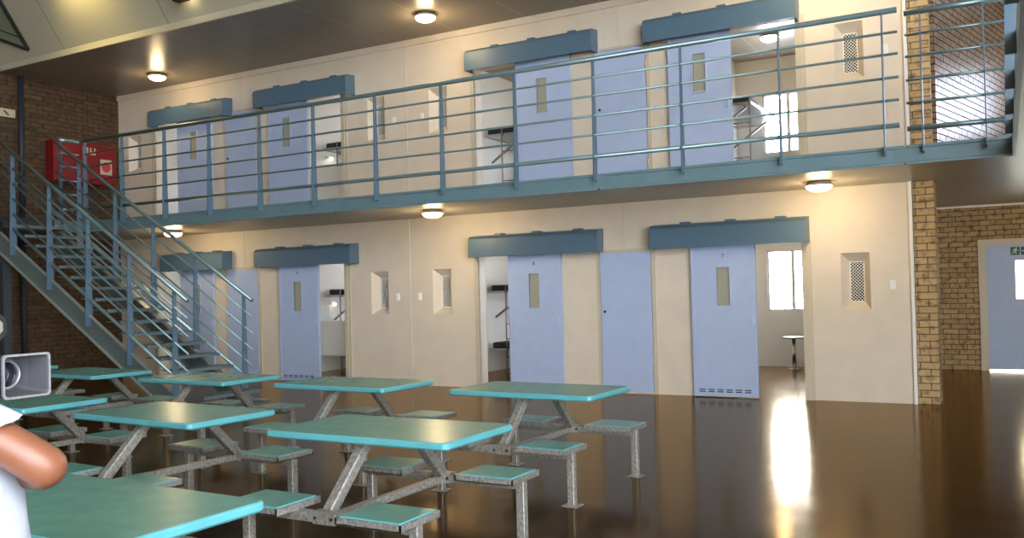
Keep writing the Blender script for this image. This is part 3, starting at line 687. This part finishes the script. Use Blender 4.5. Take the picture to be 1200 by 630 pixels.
# ------------------------------------------------------------------ person with camcorder
YAW = R(29.129)
PLOC = (-1.12 * math.cos(YAW) - 1.68 * math.sin(YAW), -1.12 * math.sin(YAW) + 1.68 * math.cos(YAW), 0)
pr = thing('person', 'person in white T-shirt at the left edge with bare elbow raised, holding a camcorder', 'person', PLOC, YAW)
# local axes: x toward the right of the picture, y away from the camera, z up
def skin_body():
    V = []; E = []; RAD = []
    def v(p, r, par=None):
        V.append(p); RAD.append(r if isinstance(r, tuple) else (r, r)); i = len(V) - 1
        if par is not None: E.append((par, i))
        return i
    pel = v((.05, 0, .92), (.10, .12)); s1 = v((.05, 0, 1.06), (.10, .12), pel); s2 = v((.02, 0, 1.22), (.10, .12), s1); s3 = v((-.05, -.01, 1.355), (.075, .085), s2)
    nk = v((-.06, 0, 1.44), .052, s3); hd = v((-.055, -.005, 1.51), .072, nk); h2 = v((-.06, -.005, 1.58), .088, hd); h3 = v((-.065, 0, 1.64), .07, h2)
    # face looks toward +x and a little toward the camera
    fd = Vector((1, 0, 0)); sdv = Vector((0, 1, 0))
    c = Vector((-.06, -.005, 1.55)); nose_ = v(tuple(c + fd * .088), .016, h2); v(tuple(c + fd * .108 + Vector((0, 0, -.015))), .012, nose_)
    for s in (-1, 1): e = v(tuple(c + sdv * s * .085 - fd * .01), .02, h2); v(tuple(c + sdv * s * .098 - fd * .02 + Vector((0, 0, .01))), .014, e)
    def fingers(w, palmdir, side, par):
        pd = Vector(palmdir).normalized(); sv = Vector(side).normalized(); n = pd.cross(sv).normalized(); w = Vector(w)
        pm = v(tuple(w + pd * .05), (.036, .02), par)
        for k, ln in enumerate((.070, .080, .074, .058)):
            b0 = w + pd * .085 + sv * (.027 - .018 * k); a = v(tuple(b0), .0098, pm); b1 = b0 + pd * ln * .45 + n * .010; b = v(tuple(b1), .009, a); b2 = b1 + pd * ln * .25 + n * .028; v(tuple(b2), .0078, b)
        t = w + pd * .03 + sv * .036; a = v(tuple(t), .012, pm); b = v(tuple(t + pd * .025 + sv * .018 + n * .012), .0105, a); v(tuple(t + pd * .048 + sv * .012 + n * .022), .009, b)
    # right arm (near the camera): shoulder, elbow out to the right, forearm folded back to the camcorder
    sh = v((-.077, -.092, 1.375), .058, s3); um = v((.05, -.055, 1.335), .043, sh); u2 = v((.161, -.02, 1.270), .042, um); el = v((.240, 0, 1.212), .043, u2); fa = v((.175, .075, 1.20), .042, el); wr = v((.03, .16, 1.19), .028, fa)
    fingers((.03, .16, 1.19), (-.50, .40, .62), (.75, .1, .6), wr)
    sh2 = v((-.11, .075, 1.335), .052, s3); el2 = v((-.15, .155, 1.09), .041, sh2); fa2 = v((-.15, .20, 1.11), .038, el2); wr2 = v((-.15, .255, 1.155), .027, fa2)
    fingers((-.15, .255, 1.155), (-.1, .08, .6), (.9, .3, 0), wr2)
    for s in (-1, 1):
        hp = v((.03 - .03 * s, .09 * s, .88), .072, pel); kn = v((.03 - .03 * s, .09 * s, .49), .052, hp); an = v((.02 - .03 * s, .09 * s, .10), .036, kn); v((.12 - .03 * s, .09 * s, .045), (.045, .035), an)
    me = bpy.data.meshes.new('body'); me.from_pydata(V, E, [])
    o = bpy.data.objects.new('body', me); C.objects.link(o)
    mod = o.modifiers.new('Skin', 'SKIN'); mod.use_smooth_shade = True; sub = o.modifiers.new('Sub', 'SUBSURF'); sub.levels = 2; sub.render_levels = 2
    for i, d in enumerate(me.skin_vertices[0].data): d.radius = RAD[i]; d.use_root = (i == 0)
    dg = bpy.context.evaluated_depsgraph_get(); dg.update()
    m2 = bpy.data.meshes.new_from_object(o.evaluated_get(dg)); bpy.data.objects.remove(o)
    m2.materials.clear(); m2.materials.append(M['skin'])
    for p in m2.polygons: p.use_smooth = True
    b = bpy.data.objects.new('body', m2); C.objects.link(b); b.parent = pr
skin_body()
def ell(cx, cy, z, rx, ry, n=28, rot=0, wob=0): return [(cx + (rx + wob * math.sin(5 * t + z * 30)) * math.cos(t) * math.cos(rot) - ry * math.sin(t) * math.sin(rot), cy + (rx + wob * math.sin(5 * t + z * 30)) * math.cos(t) * math.sin(rot) + ry * math.sin(t) * math.cos(rot), z) for t in [2 * PI * k / n for k in range(n)]]
sr = MB(); ro = 0
sr.loft([ell(x, 0, z, a, b, 32, ro, w) for x, z, a, b, w in ((.03, .80, .162, .205, .006), (.03, .90, .158, .20, .006), (.028, 1.0, .146, .186, .006), (.028, 1.1, .142, .175, .005), (.015, 1.2, .138, .175, .004), (-.005, 1.3, .112, .142, .002), (-.035, 1.37, .088, .118, 0), (-.05, 1.41, .072, .09, 0), (-.05, 1.435, .062, .07, 0))])
def sleeve(pts, rad):
    P = [Vector(p) for p in pts]; rings = []
    for i, p in enumerate(P):
        d = (P[min(i + 1, len(P) - 1)] - P[max(0, i - 1)]).normalized(); a = d.cross(Vector((0, 0, 1))).normalized(); b = a.cross(d)
        rings.append([p + (a * math.cos(t) + b * math.sin(t)) * (rad[i] + .004 * math.sin(6 * t + i)) + (d * .045 * math.sin(t) if i == len(P) - 1 else Vector()) for t in [2 * PI * k / 24 for k in range(24)]])
    sr.loft(rings, caps=False)
    inner = [[P[-1] + (Vector(q) - P[-1]) * .93 for q in rings[-1]], [P[-2] + (Vector(q) - P[-2]) * .9 for q in rings[-2]]]
    sr.loft([rings[-1]] + inner, caps=False)
sleeve([(-.08, -.08, 1.385), (-.02, -.075, 1.358), (.03, -.062, 1.335), (.085, -.045, 1.308), (.128, -.031, 1.284)], [.070, .073, .069, .064, .060])
sleeve([(-.09, .065, 1.345), (-.115, .085, 1.30), (-.13, .11, 1.23), (-.145, .135, 1.16)], [.056, .060, .060, .058])
shirt = sr.build('shirt', M['shirt'], pr)
# printed patch following the shirt front
pb = MB(); g = []
for i in range(7):
    z = 1.09 + i * .03
    xx = .028 - max(0, z - 1.1) * .16
    for j in range(7):
        t = R(-80 + j * 12); q = ell(xx, 0, z, .147, .181, 720, ro, 0)[int((t % (2 * PI)) / (2 * PI) * 720)]; g.append(q)
pb.add(g, [(i * 7 + j, i * 7 + j + 1, (i + 1) * 7 + j + 1, (i + 1) * 7 + j) for i in range(6) for j in range(6)], 0, True); pb.build('shirt_print', M['print'], shirt)
tr = MB()
for s in (-1, 1):
    tr.loft([ell(.03 - .03 * s, .088 * s, z, a, a * .88, 20) for z, a in ((.09, .072), (.3, .075), (.5, .088), (.7, .098), (.82, .098), (.90, .090))])
tr.build('trousers', M['trouser'], pr)
for s in (-1, 1):
    x = .02 - .03 * s; y = .09 * s
    rg = [[(cx + w * math.cos(t) * l, cy + w * math.sin(t), z) for t in [2 * PI * k / 18 for k in range(18)]] for cx, cy, z, w, l in ((x + .05, y, 0, .052, 2.6), (x + .05, y, .025, .055, 2.6), (x + .04, y, .06, .05, 2.3), (x + .01, y, .10, .048, 1.3), (x, y, .13, .05, 1.1))]
    MB().loft(rg).build('shoe', M['dark'], pr)
hr = MB(); rings = []
for i in range(9):
    a = PI / 2 * i / 8; rings.append([(-.075 + .112 * math.cos(a) * math.cos(t) , .004 + .100 * math.cos(a) * math.sin(t), 1.585 + .115 * math.sin(a) - (.05 if i == 0 and math.cos(t - R(180)) > 0 else 0)) for t in [2 * PI * k / 24 for k in range(24)]])
hr.loft(rings); hr.build('hair', M['hair'], pr)
for s in (-1, 1):
    c = Vector((-.06, -.005, 1.572)) + Vector((1, 0, 0)) * .078 + Vector((0, 1, 0)) * .03 * s
    e = MB().lathe([(0, -.011), (.008, -.008), (.011, 0), (.008, .008), (0, .011)], tuple(c), 12).build('eye', M['eye'], pr)
    c2 = c + Vector((1, 0, 0)) * .0075; MB().lathe([(0, -.005), (.0045, -.003), (.0055, 0), (.0045, .003), (0, .005)], tuple(c2), 10).build('iris', M['dark'], e)
mo = Vector((-.06, -.005, 1.505)) + Vector((1, 0, 0)) * .072
MB().tube([tuple(mo - Vector((0, 1, 0)) * .024 - Vector((1, 0, 0)) * .006), tuple(mo + Vector((1, 0, 0)) * .004), tuple(mo + Vector((0, 1, 0)) * .024 - Vector((1, 0, 0)) * .006)], .007, 8, radii=[.003, .007, .003]).build('lips', mat('lips', (.22, .07, .05), .4), pr)

# camcorder: local +y is the lens axis, rotated so that the lens looks right and toward the camera
ax = Vector((math.cos(YAW) * .89 + math.sin(YAW) * .456, math.sin(YAW) * .89 - math.cos(YAW) * .456, 0))
cang = math.atan2(-ax.x, ax.y)
def cam_pt(a, b, z): return (a * math.cos(YAW) - b * math.sin(YAW), a * math.sin(YAW) + b * math.cos(YAW), z)
hood_c = cam_pt(-1.030, 1.85, 1.378)
cc = thing('camcorder', 'grey video camcorder with a flared rectangular lens hood at the left edge', 'camcorder', hood_c, cang)
def rrect(w, h, y, r=.008):
    p = []; w *= .84; h *= .90
    for cx, cz, a0 in ((w - r, h - r, 0), (-w + r, h - r, 90), (-w + r, -h + r, 180), (w - r, -h + r, 270)):
        for k in range(4): a = R(a0 + 30 * k); p.append((cx + r * math.cos(a), y, cz + r * math.sin(a)))
    return p
hd = MB()
rings = [rrect(.043, .036, -.075), rrect(.055, .046, -.035), rrect(.062, .050, .022), rrect(.058, .046, .022), rrect(.049, .040, -.035), rrect(.036, .030, -.07)]
hd.loft(rings[:4], 0, False, caps=False); hd.loft(rings[3:], 1, False, caps=False); hd.build('lens_hood', [M['camgrey'], M['caminner']], cc)
MB().loft([rrect(.0625, .0505, .018), rrect(.0625, .0505, .024), rrect(.0575, .0455, .024), rrect(.0575, .0455, .018)], 0, False, caps=False).build('hood_rim', M['camlight'], cc)
def ytube(y0, y1, r0, r1, x=0, z=0, n=24): return MB().loft([[(x + r * math.cos(2 * PI * k / n), y, z + r * math.sin(2 * PI * k / n)) for k in range(n)] for y, r in ((y0, r0), (y1, r1))])
lb = ytube(-.17, -.07, .040, .042).build('lens_barrel', M['camgrey'], cc)
rgm = MB()
for q, rr in ((-.066, .037), (-.056, .034), (-.048, .030)):
    n = 28; rgm.loft([[(r * math.cos(2 * PI * k / n), q + dy, r * math.sin(2 * PI * k / n)) for k in range(n)] for r, dy in ((rr, 0), (rr, .006), (rr - .004, .006), (rr - .004, 0))], caps=False)
rgm.build('lens_ring', M['camlight'], lb)
n = 24; MB().loft([[(r * math.cos(2 * PI * k / n), y, r * math.sin(2 * PI * k / n)) for k in range(n)] for r, y in ((.036, -.068), (.03, -.062), (.018, -.057), (.004, -.055))]).build('front_glass', M['lens'], lb)
MB().box(-.05, .05, -.42, -.165, -.07, .055).build('camera_body', M['camgrey'], cc, bevel=.012)
MB().tube([(0, -.18, .05), (0, -.19, .105), (0, -.36, .105), (0, -.40, .05)], .013, 10).build('carry_handle', M['camgrey'], cc)
MB().box(.05, .075, -.36, -.2, -.05, .03).build('hand_strap', M['dark'], cc, bevel=.006)
cl = ytube(-.19, -.09, .030, .033, 0, .100).build('camera_light', M['camgrey'], cc)
n = 8; MB().loft([[(r * math.cos(2 * PI * k / n + PI / 8), y, .100 + r * math.sin(2 * PI * k / n + PI / 8)) for k in range(n)] for y, r in ((-.091, .024), (-.086, .022))], 0, False).build('light_face', M['lampface'], cl)

# ------------------------------------------------------------------ light
w = bpy.data.worlds.new('World'); S.world = w; w.use_nodes = True; nt = w.node_tree; L = nt.links.new
bg = nt.nodes['Background']; tc = nt.nodes.new('ShaderNodeTexCoord')
dt = nt.nodes.new('ShaderNodeVectorMath'); dt.operation = 'DOT_PRODUCT'; dt.inputs[1].default_value = (0, 1, 0); L(tc.outputs['Generated'], dt.inputs[0])
mr = nt.nodes.new('ShaderNodeMapRange'); mr.inputs['From Min'].default_value = -.25; mr.inputs['From Max'].default_value = .9; mr.inputs['To Min'].default_value = 15.5; mr.inputs['To Max'].default_value = 60; L(dt.outputs['Value'], mr.inputs['Value'])
bg.inputs['Color'].default_value = (.86, .93, 1, 1); L(mr.outputs[0], bg.inputs['Strength'])

# the photographer's flash
fl = bpy.data.lights.new('camera_flash', 'AREA'); fl.energy = 6; fl.size = .06; fl.color = (1, .97, .93)
fo = bpy.data.objects.new('camera_flash', fl); C.objects.link(fo); fo.location = (.06, -.02, 1.66)
fo.rotation_euler = Vector((-.487, .873, -.06)).to_track_quat('-Z', 'Y').to_euler()

# ------------------------------------------------------------------ camera
F, yaw, pitch, roll, CY, CZ = 1038.78, R(29.1289), R(.9167), R(-1.4212), 323.0, 1.53
f = Vector((-math.sin(yaw) * math.cos(pitch), math.cos(yaw) * math.cos(pitch), math.sin(pitch)))
r0 = Vector((math.cos(yaw), math.sin(yaw), 0)); u0 = r0.cross(f)
r = r0 * math.cos(roll) + u0 * math.sin(roll); u = u0 * math.cos(roll) - r0 * math.sin(roll)
cam = bpy.data.cameras.new('camera'); co = bpy.data.objects.new('camera', cam); C.objects.link(co)
mw = Matrix((r, u, -f)).transposed().to_4x4(); mw.translation = Vector((0, 0, CZ)); co.matrix_world = mw
cam.sensor_width = 36; cam.lens = F / 1200 * 36; cam.shift_y = (CY - 315) / 1200; cam.clip_start = .05
S.camera = co
S.view_settings.view_transform = 'Standard'; S.view_settings.look = 'None'; S.view_settings.gamma = 1; S.view_settings.use_curve_mapping = False
S.view_settings.exposure = 0.0
S.cycles.use_denoising = True; S.cycles.max_bounces = 10; S.cycles.diffuse_bounces = 5; S.cycles.glossy_bounces = 4; S.cycles.transparent_max_bounces = 12
S.cycles.sample_clamp_indirect = 8
